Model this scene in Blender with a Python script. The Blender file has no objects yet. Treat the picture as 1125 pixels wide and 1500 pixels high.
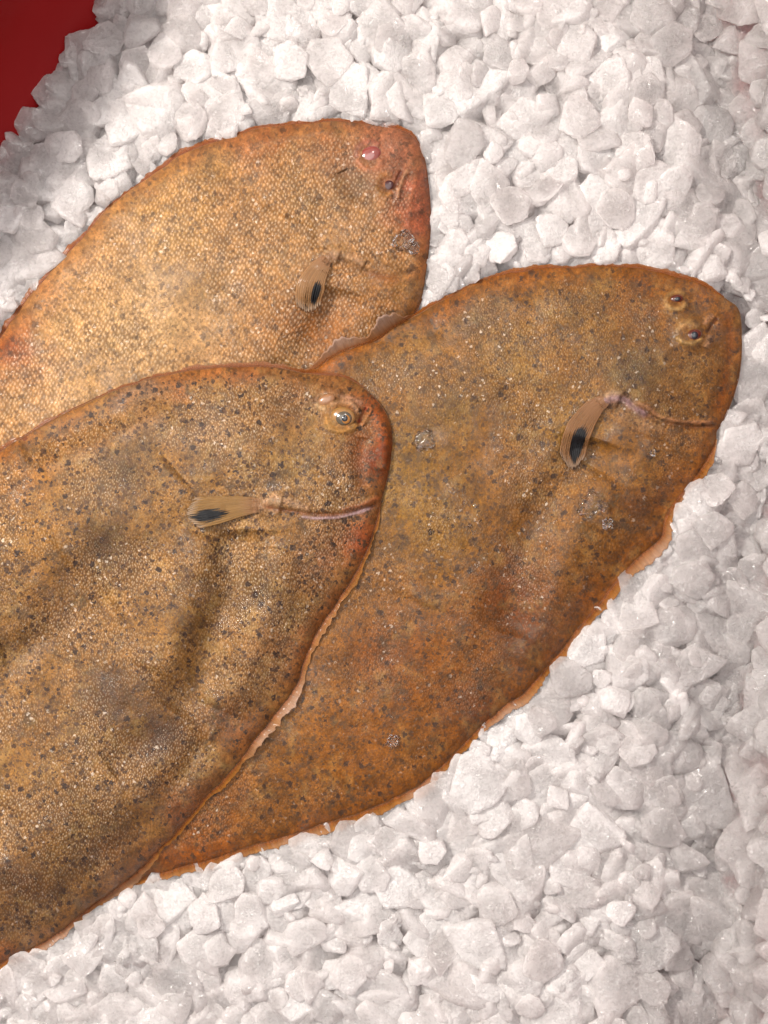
import bpy, bmesh, math, random
import numpy as np
from mathutils import Vector, Matrix, noise as mnoise

random.seed(7); rng = np.random.default_rng(11)
C = bpy.context.scene.collection
S = 0.36 / 1125.0            # metres per plan unit (one unit = 0.32 mm)
CX, CY, CAMH = 562.5, 750.0, 1875.0

def W(x, y, z):
    """plan units (x right, y down) and height -> metres"""
    k = (CAMH - z) / CAMH
    return np.stack([(x - CX) * k * S, -(y - CY) * k * S, z * S + 0 * x], -1)
def lin(r, g, b):
    f = lambda c: (c/255/12.92) if c/255 <= .04045 else ((c/255+.055)/1.055)**2.4
    return np.array([f(r), f(g), f(b)])
def alb(r, g, b):
    c = lin(r, g, b)*.415; m = c.mean(); return np.clip(m+(c-m)*1.2-.006, .002, .95)

def tag(o, label=None, cat=None, group=None, kind=None):
    if label: o['label'] = label
    if cat: o['category'] = cat
    if group: o['group'] = group
    if kind: o['kind'] = kind
    return o

def mesh_obj(name, verts, faces, mat, parent=None, smooth=True):
    """faces: int array (n,4) (a triangle repeats no index: pass a list of arrays)"""
    me = bpy.data.meshes.new(name)
    verts = np.asarray(verts, dtype=np.float32)
    if not isinstance(faces, list): faces = [faces]
    faces = [np.asarray(f, dtype=np.int32) for f in faces if len(f)]
    me.vertices.add(len(verts)); me.vertices.foreach_set('co', verts.ravel())
    loops = np.concatenate([f.ravel() for f in faces])
    sizes = np.concatenate([np.full(len(f), f.shape[1]) for f in faces])
    starts = np.concatenate([[0], np.cumsum(sizes)[:-1]]).astype(np.int32)
    me.loops.add(len(loops)); me.loops.foreach_set('vertex_index', loops)
    me.polygons.add(len(sizes)); me.polygons.foreach_set('loop_start', starts)
    me.update(calc_edges=True)
    if smooth: me.polygons.foreach_set('use_smooth', np.ones(len(me.polygons), dtype=bool))
    if mat: me.materials.append(mat)
    o = bpy.data.objects.new(name, me); C.objects.link(o)
    if parent: o.parent = parent
    return o
def set_color(o, name, col):
    a = o.data.attributes.new(name, 'FLOAT_COLOR', 'POINT')
    c = np.ones((len(col), 4), dtype=np.float32); c[:, :3] = col
    a.data.foreach_set('color', c.ravel())

# ------------------------------------------------------------------ maths helpers
def smooth01(x): x = np.clip(x, 0, 1); return x*x*(3-2*x)
def catmull(P, step=4.0, closed=False):
    P = np.asarray(P, float); n = len(P); out = []
    rngi = range(n if closed else n-1)
    for i in rngi:
        if closed: p0, p1, p2, p3 = P[i-1], P[i], P[(i+1) % n], P[(i+2) % n]
        else: p0, p1, p2, p3 = P[max(i-1, 0)], P[i], P[i+1], P[min(i+2, n-1)]
        m = max(2, int(np.linalg.norm(p2-p1)/step)); t = np.linspace(0, 1, m, endpoint=False)[:, None]
        out.append(.5*((2*p1)+(-p0+p2)*t+(2*p0-5*p1+4*p2-p3)*t**2+(-p0+3*p1-3*p2+p3)*t**3))
    if not closed: out.append(P[-1:])
    return np.concatenate(out)
def resample(P, n):
    d = np.concatenate([[0], np.cumsum(np.linalg.norm(np.diff(P, axis=0), axis=1))])
    t = np.linspace(0, d[-1], n)
    return np.stack([np.interp(t, d, P[:, i]) for i in range(P.shape[1])], -1)
def seg_dist(X, Y, P, closed=False):
    """min distance to polyline, and the normalised parameter of the closest point"""
    P = np.asarray(P, float)
    A = P if closed else P[:-1]; B = np.roll(P, -1, 0) if closed else P[1:]
    best = np.full(X.shape, 1e9, np.float32); par = np.zeros(X.shape, np.float32)
    X = X.astype(np.float32); Y = Y.astype(np.float32)
    for i, (a, b) in enumerate(zip(A, B)):
        ab = b-a; L = ab@ab+1e-9
        t = np.clip(((X-a[0])*ab[0]+(Y-a[1])*ab[1])/L, 0, 1)
        d = (X-a[0]-t*ab[0])**2+(Y-a[1]-t*ab[1])**2
        m = d < best; best[m] = d[m]; par[m] = (i+t[m])/len(A)
    return np.sqrt(best), par
def inside(X, Y, P):
    r = np.zeros(X.shape, bool); n = len(P)
    for i in range(n):
        x1, y1 = P[i]; x2, y2 = P[(i+1) % n]
        if y1 == y2: continue
        c = ((y1 > Y) != (y2 > Y)) & (X < (x2-x1)*(Y-y1)/(y2-y1)+x1)
        r ^= c
    return r
def sdist(X, Y, P):
    d, _ = seg_dist(X, Y, P, True)
    return np.where(inside(X, Y, P), d, -d)
def vnoise(X, Y, s, seed, octs=3):
    out = np.zeros(X.shape); amp = 1.; tot = 0
    for o in range(octs):
        r = np.random.default_rng(seed*17+o).random((256, 256))*2-1
        x = X/s*2**o+1000; y = Y/s*2**o+1000
        xi = np.floor(x).astype(int); yi = np.floor(y).astype(int)
        fx = smooth01(x-xi); fy = smooth01(y-yi)
        g = lambda a, b: r[a % 256, b % 256]
        out += amp*((g(xi, yi)*(1-fx)+g(xi+1, yi)*fx)*(1-fy)+(g(xi, yi+1)*(1-fx)+g(xi+1, yi+1)*fx)*fy)
        tot += amp; amp *= .5
    return out/tot
G = 5.0; GX0, GY0, GNX, GNY = -950, -350, 480, 480
gx = GX0+G*np.arange(GNX); gy = GY0+G*np.arange(GNY); GXX, GYY = np.meshgrid(gx, gy, indexing='ij')
def samp(H, X, Y):
    x = np.clip((X-GX0)/G, 0, GNX-1.001); y = np.clip((Y-GY0)/G, 0, GNY-1.001)
    i = x.astype(int); j = y.astype(int); fx = x-i; fy = y-j
    return (H[i, j]*(1-fx)+H[i+1, j]*fx)*(1-fy)+(H[i, j+1]*(1-fx)+H[i+1, j+1]*fx)*fy
def blur(H, r):
    r = max(1, int(r/G))
    for _ in range(3):
        for ax in (0, 1):
            p = np.pad(H, [(r, r) if a == ax else (0, 0) for a in (0, 1)], mode='edge')
            c = np.cumsum(p, axis=ax); z = np.zeros_like(np.take(c, [0], ax)); c = np.concatenate([z, c], ax)
            n = H.shape[ax]
            H = (np.take(c, range(2*r+1, 2*r+1+n), ax)-np.take(c, range(0, n), ax))/(2*r+1)
    return H

# ------------------------------------------------------------------ node helper
class N:
    def __init__(s, name):
        s.m = bpy.data.materials.new(name); s.m.use_nodes = True; s.t = s.m.node_tree
        s.b = s.t.nodes['Principled BSDF']
    def n(s, typ, **k):
        nd = s.t.nodes.new(typ)
        for a, v in k.items():
            if a.startswith('_'): nd.inputs[a[1:].replace('_', ' ')].default_value = v
            else: setattr(nd, a, v)
        return nd
    def l(s, a, b): s.t.links.new(a, b)
    def math(s, op, a, b=None, c=None, clamp=False):
        nd = s.n('ShaderNodeMath', operation=op); nd.use_clamp = clamp
        for i, v in enumerate((a, b, c)):
            if v is None: continue
            if isinstance(v, (int, float)): nd.inputs[i].default_value = v
            else: s.l(v, nd.inputs[i])
        return nd.outputs[0]
    def rng(s, v, a, b, c=0., d=1., smooth=True):
        nd = s.n('ShaderNodeMapRange'); nd.interpolation_type = 'SMOOTHSTEP' if smooth else 'LINEAR'
        s.l(v, nd.inputs[0])
        for i, x in enumerate((a, b, c, d)): nd.inputs[i+1].default_value = x
        return nd.outputs[0]
    def mix(s, f, a, b, blend='MIX'):
        nd = s.n('ShaderNodeMix', data_type='RGBA', blend_type=blend)
        for i, v in ((0, f), (6, a), (7, b)):
            if isinstance(v, (int, float)): nd.inputs[i].default_value = v
            elif isinstance(v, tuple): nd.inputs[i].default_value = v if len(v) == 4 else (*v, 1)
            else: s.l(v, nd.inputs[i])
        return nd.outputs[2]
    def attr(s, name): return s.n('ShaderNodeAttribute', attribute_name=name).outputs['Color']
    def set(s, **k):
        for a, v in k.items():
            i = s.b.inputs[a.replace('_', ' ')]
            if hasattr(v, 'is_linked'): s.l(v, i)
            else: i.default_value = v

# ------------------------------------------------------------------ materials
def skin_material(name, cell, scale_str, freck, freck_cell, seed, pale, rnd=.38, yel=.2, pig=.9):
    q = N(name)
    uv = q.n('ShaderNodeUVMap', uv_map='UVMap').outputs[0]
    col = q.attr('Col'); msk = q.n('ShaderNodeSeparateColor'); q.l(q.attr('Mask'), msk.inputs[0])
    mF, mS, mW = msk.outputs[0], msk.outputs[1], msk.outputs[2]
    def warp(v, sc, amt, off):
        nz = q.n('ShaderNodeTexNoise', _Scale=sc, _Detail=2.); q.l(v, nz.inputs['Vector'])
        m = q.n('ShaderNodeVectorMath', operation='MULTIPLY_ADD'); q.l(nz.outputs['Color'], m.inputs[0])
        m.inputs[1].default_value = (amt,)*3; q.l(v, m.inputs[2])
        return m.outputs[0]
    w1 = warp(uv, 1.2, .16, 0); w1 = warp(w1, 9., .02, 0)
    # scales: sheared lattice of cells (uv is in hundreds of plan units)
    sep = q.n('ShaderNodeSeparateXYZ'); q.l(w1, sep.inputs[0])
    sx = q.math('MULTIPLY', sep.outputs[0], 100/cell); sy = q.math('MULTIPLY', sep.outputs[1], 112/cell)
    sy = q.math('ADD', sy, q.math('MULTIPLY', sx, .5))
    cb = q.n('ShaderNodeCombineXYZ'); q.l(sx, cb.inputs[0]); q.l(sy, cb.inputs[1])
    v = q.n('ShaderNodeTexVoronoi', _Scale=1., _Randomness=rnd); v.voronoi_dimensions = '2D'; q.l(cb.outputs[0], v.inputs['Vector'])
    edge = q.rng(v.outputs['Distance'], .28, .68)
    sepc = q.n('ShaderNodeSeparateColor'); q.l(v.outputs['Color'], sepc.inputs[0])
    dome = q.math('SUBTRACT', 1., q.math('MULTIPLY', v.outputs['Distance'], 1.2), clamp=True)
    # coarse mottling
    n1 = q.n('ShaderNodeTexNoise', _Scale=1.6, _Detail=5., _Roughness=.62); q.l(w1, n1.inputs['Vector'])
    n2 = q.n('ShaderNodeTexNoise', _Scale=7., _Detail=6., _Roughness=.7); q.l(w1, n2.inputs['Vector'])
    n3 = q.n('ShaderNodeTexNoise', _Scale=30., _Detail=4., _Roughness=.75); q.l(uv, n3.inputs['Vector'])
    f = q.math('MULTIPLY', q.rng(n1.outputs[0], .3, .7, .84, 1.12), q.rng(n2.outputs[0], .3, .7, .62, 1.3))
    f = q.math('MULTIPLY', f, q.rng(n3.outputs[0], .3, .7, .78, 1.2))
    f = q.math('MULTIPLY', f, q.rng(sepc.outputs[0], 0, 1, .8, 1.2, False))
    es = q.math('MULTIPLY', q.math('MULTIPLY', edge, mS), scale_str)
    base = q.mix(1., col, f, 'MULTIPLY')
    # each scale is paler in its middle, darker round its rim
    base = q.mix(q.math('MULTIPLY', q.math('MULTIPLY', q.rng(v.outputs['Distance'], .45, .1), mS), pale*.55), base, (.86, .66, .45))
    base = q.mix(es, base, (.115, .055, .022))
    # pigment patches
    pg = q.n('ShaderNodeTexNoise', _Scale=4.2, _Detail=7., _Roughness=.75); q.l(w1, pg.inputs['Vector'])
    pf = q.math('MULTIPLY', q.rng(pg.outputs[0], .51, .66), q.math('MULTIPLY', mF, pig), clamp=True)
    base = q.mix(pf, base, (.055, .032, .016))
    yl = q.n('ShaderNodeTexNoise', _Scale=2.7, _Detail=6., _Roughness=.7); 
    off = q.n('ShaderNodeVectorMath', operation='ADD'); q.l(w1, off.inputs[0]); off.inputs[1].default_value = (31, 7, 3); q.l(off.outputs[0], yl.inputs['Vector'])
    base = q.mix(q.rng(yl.outputs[0], .5, .7, 0, yel), base, (.40, .26, .09))
    def spots(cellpx, lo, hi, thr, colr, amt, o, dis):
        a = q.n('ShaderNodeVectorMath', operation='ADD'); q.l(uv, a.inputs[0]); a.inputs[1].default_value = (o, o*2, 0)
        a2 = warp(a.outputs[0], 22., dis, 0)
        vv = q.n('ShaderNodeTexVoronoi', _Scale=100/cellpx, _Randomness=1.); vv.voronoi_dimensions = '2D'; q.l(a2, vv.inputs['Vector'])
        sc = q.n('ShaderNodeSeparateColor'); q.l(vv.outputs['Color'], sc.inputs[0])
        cl = q.n('ShaderNodeTexNoise', _Scale=1.9+o*.13, _Detail=4., _Roughness=.65); q.l(a.outputs[0], cl.inputs['Vector'])
        on = q.rng(q.math('SUBTRACT', sc.outputs[0], q.rng(cl.outputs[0], .36, .62, .36, -.36)), thr, thr+.04)
        size = q.rng(sc.outputs[1], 0, 1, lo, hi, False)
        inn = q.math('SUBTRACT', size, vv.outputs['Distance'])
        inn = q.rng(inn, -.02, .12)
        return q.math('MULTIPLY', q.math('MULTIPLY', on, inn), amt, clamp=True), colr
    for (args) in ((freck_cell*2.3, .12, .32, .66, (.03, .016, .01), freck*1.1, 3., .11),
                   (freck_cell*1.15, .17, .44, .62, (.055, .027, .013), freck*.95, 11., .08),
                   (freck_cell*.6, .2, .5, .60, (.085, .04, .018), freck*.75, 19., .06)):
        m, c_ = spots(*args)
        base = q.mix(q.math('MULTIPLY', m, q.rng(mF, 0, .6, .1, 1.)), base, c_)
    m, c_ = spots(8., .12, .34, .985, (.8, .68, .55), .4, 27., .08)
    base = q.mix(q.math('MULTIPLY', m, mS), base, c_)
    q.set(Base_Color=base)
    hb = q.math('ADD', q.math('MULTIPLY', q.math('MULTIPLY', dome, mS), .75), q.math('MULTIPLY', n3.outputs[0], .8))
    hb = q.math('ADD', hb, q.math('MULTIPLY', n2.outputs[0], 1.5))
    bp = q.n('ShaderNodeBump', _Strength=.85, _Distance=.0005); q.l(hb, bp.inputs['Height'])
    q.l(bp.outputs[0], q.b.inputs['Normal'])
    bp2 = q.n('ShaderNodeBump', _Strength=.9, _Distance=.0005); q.l(hb, bp2.inputs['Height'])
    q.l(bp2.outputs[0], q.b.inputs['Coat Normal'])
    q.set(Roughness=q.rng(n2.outputs[0], .3, .7, .42, .62), Coat_Roughness=.09, IOR=1.32)
    wetn = q.n('ShaderNodeTexNoise', _Scale=3.3, _Detail=3.); q.l(off.outputs[0], wetn.inputs['Vector'])
    q.set(Coat_Weight=q.math('MULTIPLY', q.rng(wetn.outputs[0], .4, .6, .08, .7), mW, clamp=True))
    q.set(Subsurface_Weight=.12, Subsurface_Radius=(1., .4, .2), Subsurface_Scale=.0015)
    return q.m

def fin_material(name):
    q = N(name)
    col = q.attr('Col')
    tc = q.n('ShaderNodeUVMap', uv_map='UVMap').outputs[0]
    mp = q.n('ShaderNodeMapping'); q.l(tc, mp.inputs[0]); mp.inputs['Scale'].default_value = (1, 22, 1)
    nz = q.n('ShaderNodeTexNoise', _Scale=1.8, _Detail=5., _Roughness=.7); q.l(mp.outputs[0], nz.inputs['Vector'])
    base = q.mix(1., col, q.rng(nz.outputs[0], .3, .7, .82, 1.15), 'MULTIPLY')
    bp = q.n('ShaderNodeBump', _Strength=.7, _Distance=.00035); q.l(nz.outputs[0], bp.inputs['Height'])
    q.l(bp.outputs[0], q.b.inputs['Normal'])
    q.set(Base_Color=base, Roughness=.5, Coat_Weight=.08, Coat_Roughness=.12, IOR=1.35, Specular_IOR_Level=.3, Subsurface_Weight=.1, Subsurface_Radius=(1., .5, .25), Subsurface_Scale=.0008)
    sv_ = q.n('ShaderNodeSeparateColor'); q.l(col, sv_.inputs[0])
    q.set(Alpha=q.rng(sv_.outputs[0], .02, .12, 1., .74))
    return q.m

def ice_material(name='crushed_ice', t0=.96, t1=1., trl=.80, tmw=.0):
    q = N(name)
    gn = q.n('ShaderNodeNewGeometry'); geo = gn.outputs['Position']
    rnd = q.n('ShaderNodeObjectInfo').outputs['Random']
    n1 = q.n('ShaderNodeTexNoise', _Scale=1300., _Detail=3., _Roughness=.7); q.l(geo, n1.inputs['Vector'])
    n2 = q.n('ShaderNodeTexNoise', _Scale=300., _Detail=6., _Roughness=.68); q.l(geo, n2.inputs['Vector'])
    big = q.n('ShaderNodeTexNoise', _Scale=70., _Detail=3.); q.l(geo, big.inputs['Vector'])
    v = q.n('ShaderNodeTexVoronoi', _Scale=1100., _Randomness=1.); q.l(geo, v.inputs['Vector'])
    patch = q.rng(n2.outputs[0], .45, .6)
    h = q.math('ADD', q.math('MULTIPLY', n1.outputs[0], .35), q.math('MULTIPLY', n2.outputs[0], 2.0))
    h = q.math('ADD', h, q.math('MULTIPLY', q.math('MULTIPLY', v.outputs['Distance'], patch), .7))
    bp = q.n('ShaderNodeBump', _Strength=.8, _Distance=.0005); q.l(h, bp.inputs['Height'])
    q.l(bp.outputs[0], q.b.inputs['Normal'])
    # frost grains: every grain has its own facing, so a few catch the lamps
    gr = q.n('ShaderNodeTexVoronoi', _Scale=1000., _Randomness=1.); q.l(geo, gr.inputs['Vector'])
    a = q.n('ShaderNodeVectorMath', operation='SUBTRACT'); q.l(gr.outputs['Color'], a.inputs[0]); a.inputs[1].default_value = (.5, .5, .5)
    b = q.n('ShaderNodeVectorMath', operation='MULTIPLY_ADD'); q.l(a.outputs[0], b.inputs[0]); b.inputs[1].default_value = (1.5, 1.5, 1.5); q.l(bp.outputs[0], b.inputs[2])
    c = q.n('ShaderNodeVectorMath', operation='NORMALIZE'); q.l(b.outputs[0], c.inputs[0]); q.l(c.outputs[0], q.b.inputs['Coat Normal'])
    sg = q.n('ShaderNodeSeparateColor'); q.l(gr.outputs['Color'], sg.inputs[0])
    tone = q.rng(rnd, 0, 1, t0, t1, False)
    frost = q.math('MULTIPLY', q.rng(n2.outputs[0], .35, .62, .93, 1.), q.rng(sg.outputs[0], 0, .4, .9, 1.))
    col = q.mix(1., (.998, .972, .966), q.math('MULTIPLY', frost, tone), 'MULTIPLY')
    q.set(Base_Color=col, Roughness=.3, IOR=1.31, Coat_Weight=.3, Coat_Roughness=.1, Coat_IOR=1.4, Transmission_Weight=tmw)
    tr = q.n('ShaderNodeBsdfTranslucent'); q.l(col, tr.inputs[0]); q.l(bp.outputs[0], tr.inputs['Normal'])
    mx = q.n('ShaderNodeMixShader'); q.l(q.math('ADD', q.rng(big.outputs[0], .35, .65, -.08, .08), q.rng(rnd, 0, 1, trl-.16, trl+.06, False)), mx.inputs[0])
    q.l(q.b.outputs[0], mx.inputs[1]); q.l(tr.outputs[0], mx.inputs[2]); gl = q.n('ShaderNodeBsdfGlossy', _Roughness=.13); q.l(c.outputs[0], gl.inputs['Normal'])
    m2 = q.n('ShaderNodeMixShader'); q.l(q.rng(n2.outputs[0], .42, .6, .02, .11), m2.inputs[0])
    q.l(mx.outputs[0], m2.inputs[1]); q.l(gl.outputs[0], m2.inputs[2]); q.l(m2.outputs[0], q.t.nodes['Material Output'].inputs[0])
    return q.m
def clear_ice_material():
    q = N('clear_ice'); q.set(Base_Color=(1, .99, .98, 1), Roughness=.02, IOR=1.31, Transmission_Weight=1.)
    nz = q.n('ShaderNodeTexNoise', _Scale=350., _Detail=2.); q.l(q.n('ShaderNodeNewGeometry').outputs['Position'], nz.inputs['Vector'])
    bp = q.n('ShaderNodeBump', _Strength=.12, _Distance=.0003); q.l(nz.outputs[0], bp.inputs['Height']); q.l(bp.outputs[0], q.b.inputs['Normal'])
    return q.m
def plastic_material():
    q = N('red_plastic')
    nz = q.n('ShaderNodeTexNoise', _Scale=25., _Detail=5.); q.l(q.n('ShaderNodeTexCoord').outputs['Object'], nz.inputs['Vector'])
    q.set(Base_Color=q.mix(nz.outputs[0], (.15, .001, .001), (.19, .001, .002)), Roughness=q.rng(nz.outputs[0], .3, .7, .4, .52), IOR=1.3)
    n2 = q.n('ShaderNodeTexNoise', _Scale=1500.); bp = q.n('ShaderNodeBump', _Strength=.15, _Distance=.0002)
    q.l(n2.outputs[0], bp.inputs['Height']); q.l(bp.outputs[0], q.b.inputs['Normal'])
    return q.m
def simple(name, colr, rough=.3, coat=0., **k):
    q = N(name)
    nz = q.n('ShaderNodeTexNoise', _Scale=700., _Detail=4.); q.l(q.n('ShaderNodeTexCoord').outputs['Object'], nz.inputs['Vector'])
    c = tuple(float(x) for x in colr)
    q.set(Base_Color=q.mix(nz.outputs[0], tuple(x*.7 for x in c), tuple(min(1, x*1.25) for x in c)), Roughness=rough, Coat_Weight=coat, Coat_Roughness=.04, **k)
    return q.m
ICE = ice_material(); WETICE = ice_material('wet_clear_ice', .98, 1., .62, .7); CLEAR = clear_ice_material(); RED = plastic_material(); FIN = fin_material('fin_membrane')
PUPIL = simple('pupil_black', (.008, .009, .014), .2, .35)
IRIS_GOLD = simple('iris_gold', alb(190, 146, 100), .25, .6, Subsurface_Weight=.2, Subsurface_Scale=.001)
IRIS_GREY = simple('iris_grey', alb(105, 92, 76), .25, 1.)
IRIS_DARK = simple('iris_brown', alb(110, 58, 38), .3, .4)
RIM_ORANGE = simple('iris_rim', alb(205, 140, 75), .25, 1.)
EYE_PINK = simple('cloudy_pink', alb(178, 104, 96), .22, 1., Subsurface_Weight=.3, Subsurface_Scale=.002)
LID = simple('eyelid_skin', alb(186, 138, 104), .35, .5)
EYE_MAROON = simple('maroon', alb(80, 26, 18), .3, .3)

# ------------------------------------------------------------------ tub
TUB = catmull([(300,-150),(700,-185),(900,-175),(965,-120),(1005,0),(1040,170),(1088,380),(1100,640),(1062,900),(1025,1150),(1005,1400),(1010,1600),(1000,1800),(600,1870),
               (-200,1880),(-700,1800),(-880,1500),(-700,1190),(-280,700),(-59,400),(60,215),(160,60),(215,-60)], 30, True)
def ring_offset(P, d):
    T = np.roll(P, -1, 0)-np.roll(P, 1, 0); T /= np.linalg.norm(T, axis=1)[:, None]
    Nn = np.stack([T[:, 1], -T[:, 0]], -1)
    c = P.mean(0); sg = np.sign((Nn*(P-c)).sum(1).sum()); return P+Nn*sg*d
def loft(name, prof, mat, parent, cap=False):
    n = len(TUB); V = []; F = []
    for (d, z) in prof:
        r = ring_offset(TUB, d); V.append(np.stack([(r[:, 0]-CX)*S, -(r[:, 1]-CY)*S, np.full(n, z*S)], -1))
    for j in range(len(prof)-1):
        a = np.arange(n); b = (a+1) % n
        F.append(np.stack([j*n+a, j*n+b, (j+1)*n+b, (j+1)*n+a], -1))
    V = np.concatenate(V); fl = [np.concatenate(F)]
    if cap:
        V = np.concatenate([V, [[(400-CX)*S, -(850-CY)*S, prof[0][1]*S]]]); a = np.arange(n)
        fl.append(np.stack([np.full(n, len(V)-1), (a+1) % n, a], -1))
    return mesh_obj(name, V, fl, mat, parent)
tub = bpy.data.objects.new('plastic_tub', None); C.objects.link(tub)
tub.location = (0, 0, -90*S)
tag(tub, 'smooth deep red plastic tub holding the crushed ice under all the fish', 'tub')
def tubpart(o): o.location = (0, 0, 90*S); return o
tubpart(loft('basin', [(-60,-88),(-30,-86),(-12,-80),(0,-70),(12,-58),(60,-10),(100,30),(122,70),(138,130),(150,210),(158,330)], RED, tub, True))
tubpart(loft('rim', [(157,329),(164,340),(178,345),(194,342),(204,332),(206,312),(200,312),(198,328),(188,336)], RED, tub))

# ------------------------------------------------------------------ fish definitions
FISH = []
F1 = dict(T=40, D=150, E=14, seed=1,
  up=[(-400,1060),(-330,930),(-230,790),(-110,640),(-40,545),(0,490),(50,420),(100,365),(150,310),(200,267),(270,222),(330,200),(380,183),(440,176),(500,175),(545,181)],
  head=[(545,181),(590,191),(612,208),(624,240),(629,280),(631,330),(627,380),(620,430),(612,455),(600,475)],
  low=[(600,475),(560,510),(500,570),(400,670),(250,800),(80,930),(-150,1040),(-320,1100),(-400,1060)],
  spine=[(-370,1060),(-250,960),(-100,800),(50,650),(200,520),(330,410),(430,335),(490,300)], ang=-38)
F2 = dict(T=44, D=160, E=11, seed=2,
  up=[(-150,1330),(-60,1180),(60,960),(200,760),(320,630),(400,572),(460,538),(500,512),(540,500),(570,480),(600,463),(650,436),(690,413),(740,398),(800,391),(870,388),(930,389),(980,399)],
  head=[(980,399),(1030,416),(1065,438),(1084,458),(1086,520),(1078,570),(1060,618),(1051,632),(1049,652),(1035,682)],
  low=[(1035,682),(1010,722),(985,760),(976,792),(935,830),(900,872),(860,920),(820,967),(780,1017),(740,1047),(700,1082),(650,1132),(600,1168),(540,1195),(460,1223),(400,1240),(330,1262),(250,1285),(185,1305),(100,1350),(0,1380),(-150,1330)],
  spine=[(-110,1320),(0,1260),(150,1150),(300,1020),(450,890),(600,770),(740,660),(850,580),(920,530)], ang=-38)
F3 = dict(T=44, D=160, E=12, seed=3,
  up=[(-620,1500),(-540,1300),(-400,1080),(-220,860),(-90,725),(0,657),(60,620),(120,590),(180,566),(230,549),(280,538),(340,533),(390,534),(430,541),(465,546)],
  head=[(465,546),(500,550),(530,566),(555,590),(572,622),(575,660),(569,700),(559,735),(553,770)],
  low=[(553,770),(541,810),(521,850),(496,890),(471,930),(452,970),(441,1003),(418,1040),(385,1080),(350,1125),(300,1180),(250,1235),(200,1285),(160,1317),(120,1347),(70,1385),(30,1405),(0,1420),(-100,1475),(-300,1570),(-480,1600),(-620,1500)],
  spine=[(-580,1500),(-420,1390),(-250,1240),(-80,1100),(80,970),(220,850),(330,750),(400,690),(430,660)], ang=-40)

# strokes: points, half width, height, colour or None, alpha ; height positive raises the skin
K = lambda *c: tuple(alb(*c))
F1['strokes'] = [
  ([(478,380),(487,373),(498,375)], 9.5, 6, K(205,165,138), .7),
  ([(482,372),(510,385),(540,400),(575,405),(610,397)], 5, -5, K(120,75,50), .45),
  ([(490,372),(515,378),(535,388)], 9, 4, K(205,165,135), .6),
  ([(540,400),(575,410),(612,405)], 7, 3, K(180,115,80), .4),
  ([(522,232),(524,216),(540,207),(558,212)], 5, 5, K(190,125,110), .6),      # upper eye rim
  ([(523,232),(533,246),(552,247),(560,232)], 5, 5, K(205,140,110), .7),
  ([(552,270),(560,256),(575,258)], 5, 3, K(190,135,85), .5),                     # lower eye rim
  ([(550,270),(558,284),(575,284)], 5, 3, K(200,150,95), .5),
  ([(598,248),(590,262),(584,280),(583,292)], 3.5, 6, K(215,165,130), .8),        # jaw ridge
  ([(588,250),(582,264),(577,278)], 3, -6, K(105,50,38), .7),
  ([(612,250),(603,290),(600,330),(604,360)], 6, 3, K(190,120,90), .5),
  ([(500,250),(512,275),(530,292)], 12, -4, None, 0),
  ([(470,290),(462,330),(470,365)], 8, -3, None, 0),
  ([(490,420),(470,480),(420,540),(330,600)], 26, -12, None, 0),
  ([(430,200),(440,260),(420,320)], 30, -4, None, 0),
]
F2['strokes'] = [
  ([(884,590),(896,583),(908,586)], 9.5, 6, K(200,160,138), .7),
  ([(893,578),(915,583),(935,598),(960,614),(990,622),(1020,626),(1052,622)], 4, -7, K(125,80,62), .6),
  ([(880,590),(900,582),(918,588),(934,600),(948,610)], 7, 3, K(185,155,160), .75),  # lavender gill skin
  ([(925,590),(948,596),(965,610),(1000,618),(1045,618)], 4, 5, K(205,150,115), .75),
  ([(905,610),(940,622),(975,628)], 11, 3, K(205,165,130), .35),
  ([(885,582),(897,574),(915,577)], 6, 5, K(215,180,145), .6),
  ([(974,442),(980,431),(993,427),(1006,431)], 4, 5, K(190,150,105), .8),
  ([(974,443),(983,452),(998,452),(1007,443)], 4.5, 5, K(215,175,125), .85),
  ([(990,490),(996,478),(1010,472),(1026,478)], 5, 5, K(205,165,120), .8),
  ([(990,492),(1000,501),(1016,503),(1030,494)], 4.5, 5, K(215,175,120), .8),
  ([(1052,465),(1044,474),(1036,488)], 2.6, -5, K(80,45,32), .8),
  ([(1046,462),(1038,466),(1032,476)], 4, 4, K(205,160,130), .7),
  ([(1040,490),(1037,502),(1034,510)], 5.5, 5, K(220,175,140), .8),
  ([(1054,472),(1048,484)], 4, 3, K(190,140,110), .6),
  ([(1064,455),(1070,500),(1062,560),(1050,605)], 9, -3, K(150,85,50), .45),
  ([(868,640),(850,690),(812,740),(775,800),(758,860),(740,930)], 34, -20, None, 0),   # valley behind fin
  ([(880,690),(840,760),(810,850),(800,920),(770,980)], 34, 9, None, 0),
  ([(1000,700),(950,770),(900,830),(850,900),(790,970)], 14, -6, None, 0),
  ([(960,640),(930,720),(890,790)], 40, 6, None, 0),
  ([(600,640),(640,760),(600,880)], 50, 6, None, 0),
  ([(540,490),(590,500),(650,480)], 10, -4, None, 0),
  ([(870,735),(885,738),(895,760)], 5, 4, None, 0),
]
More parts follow.
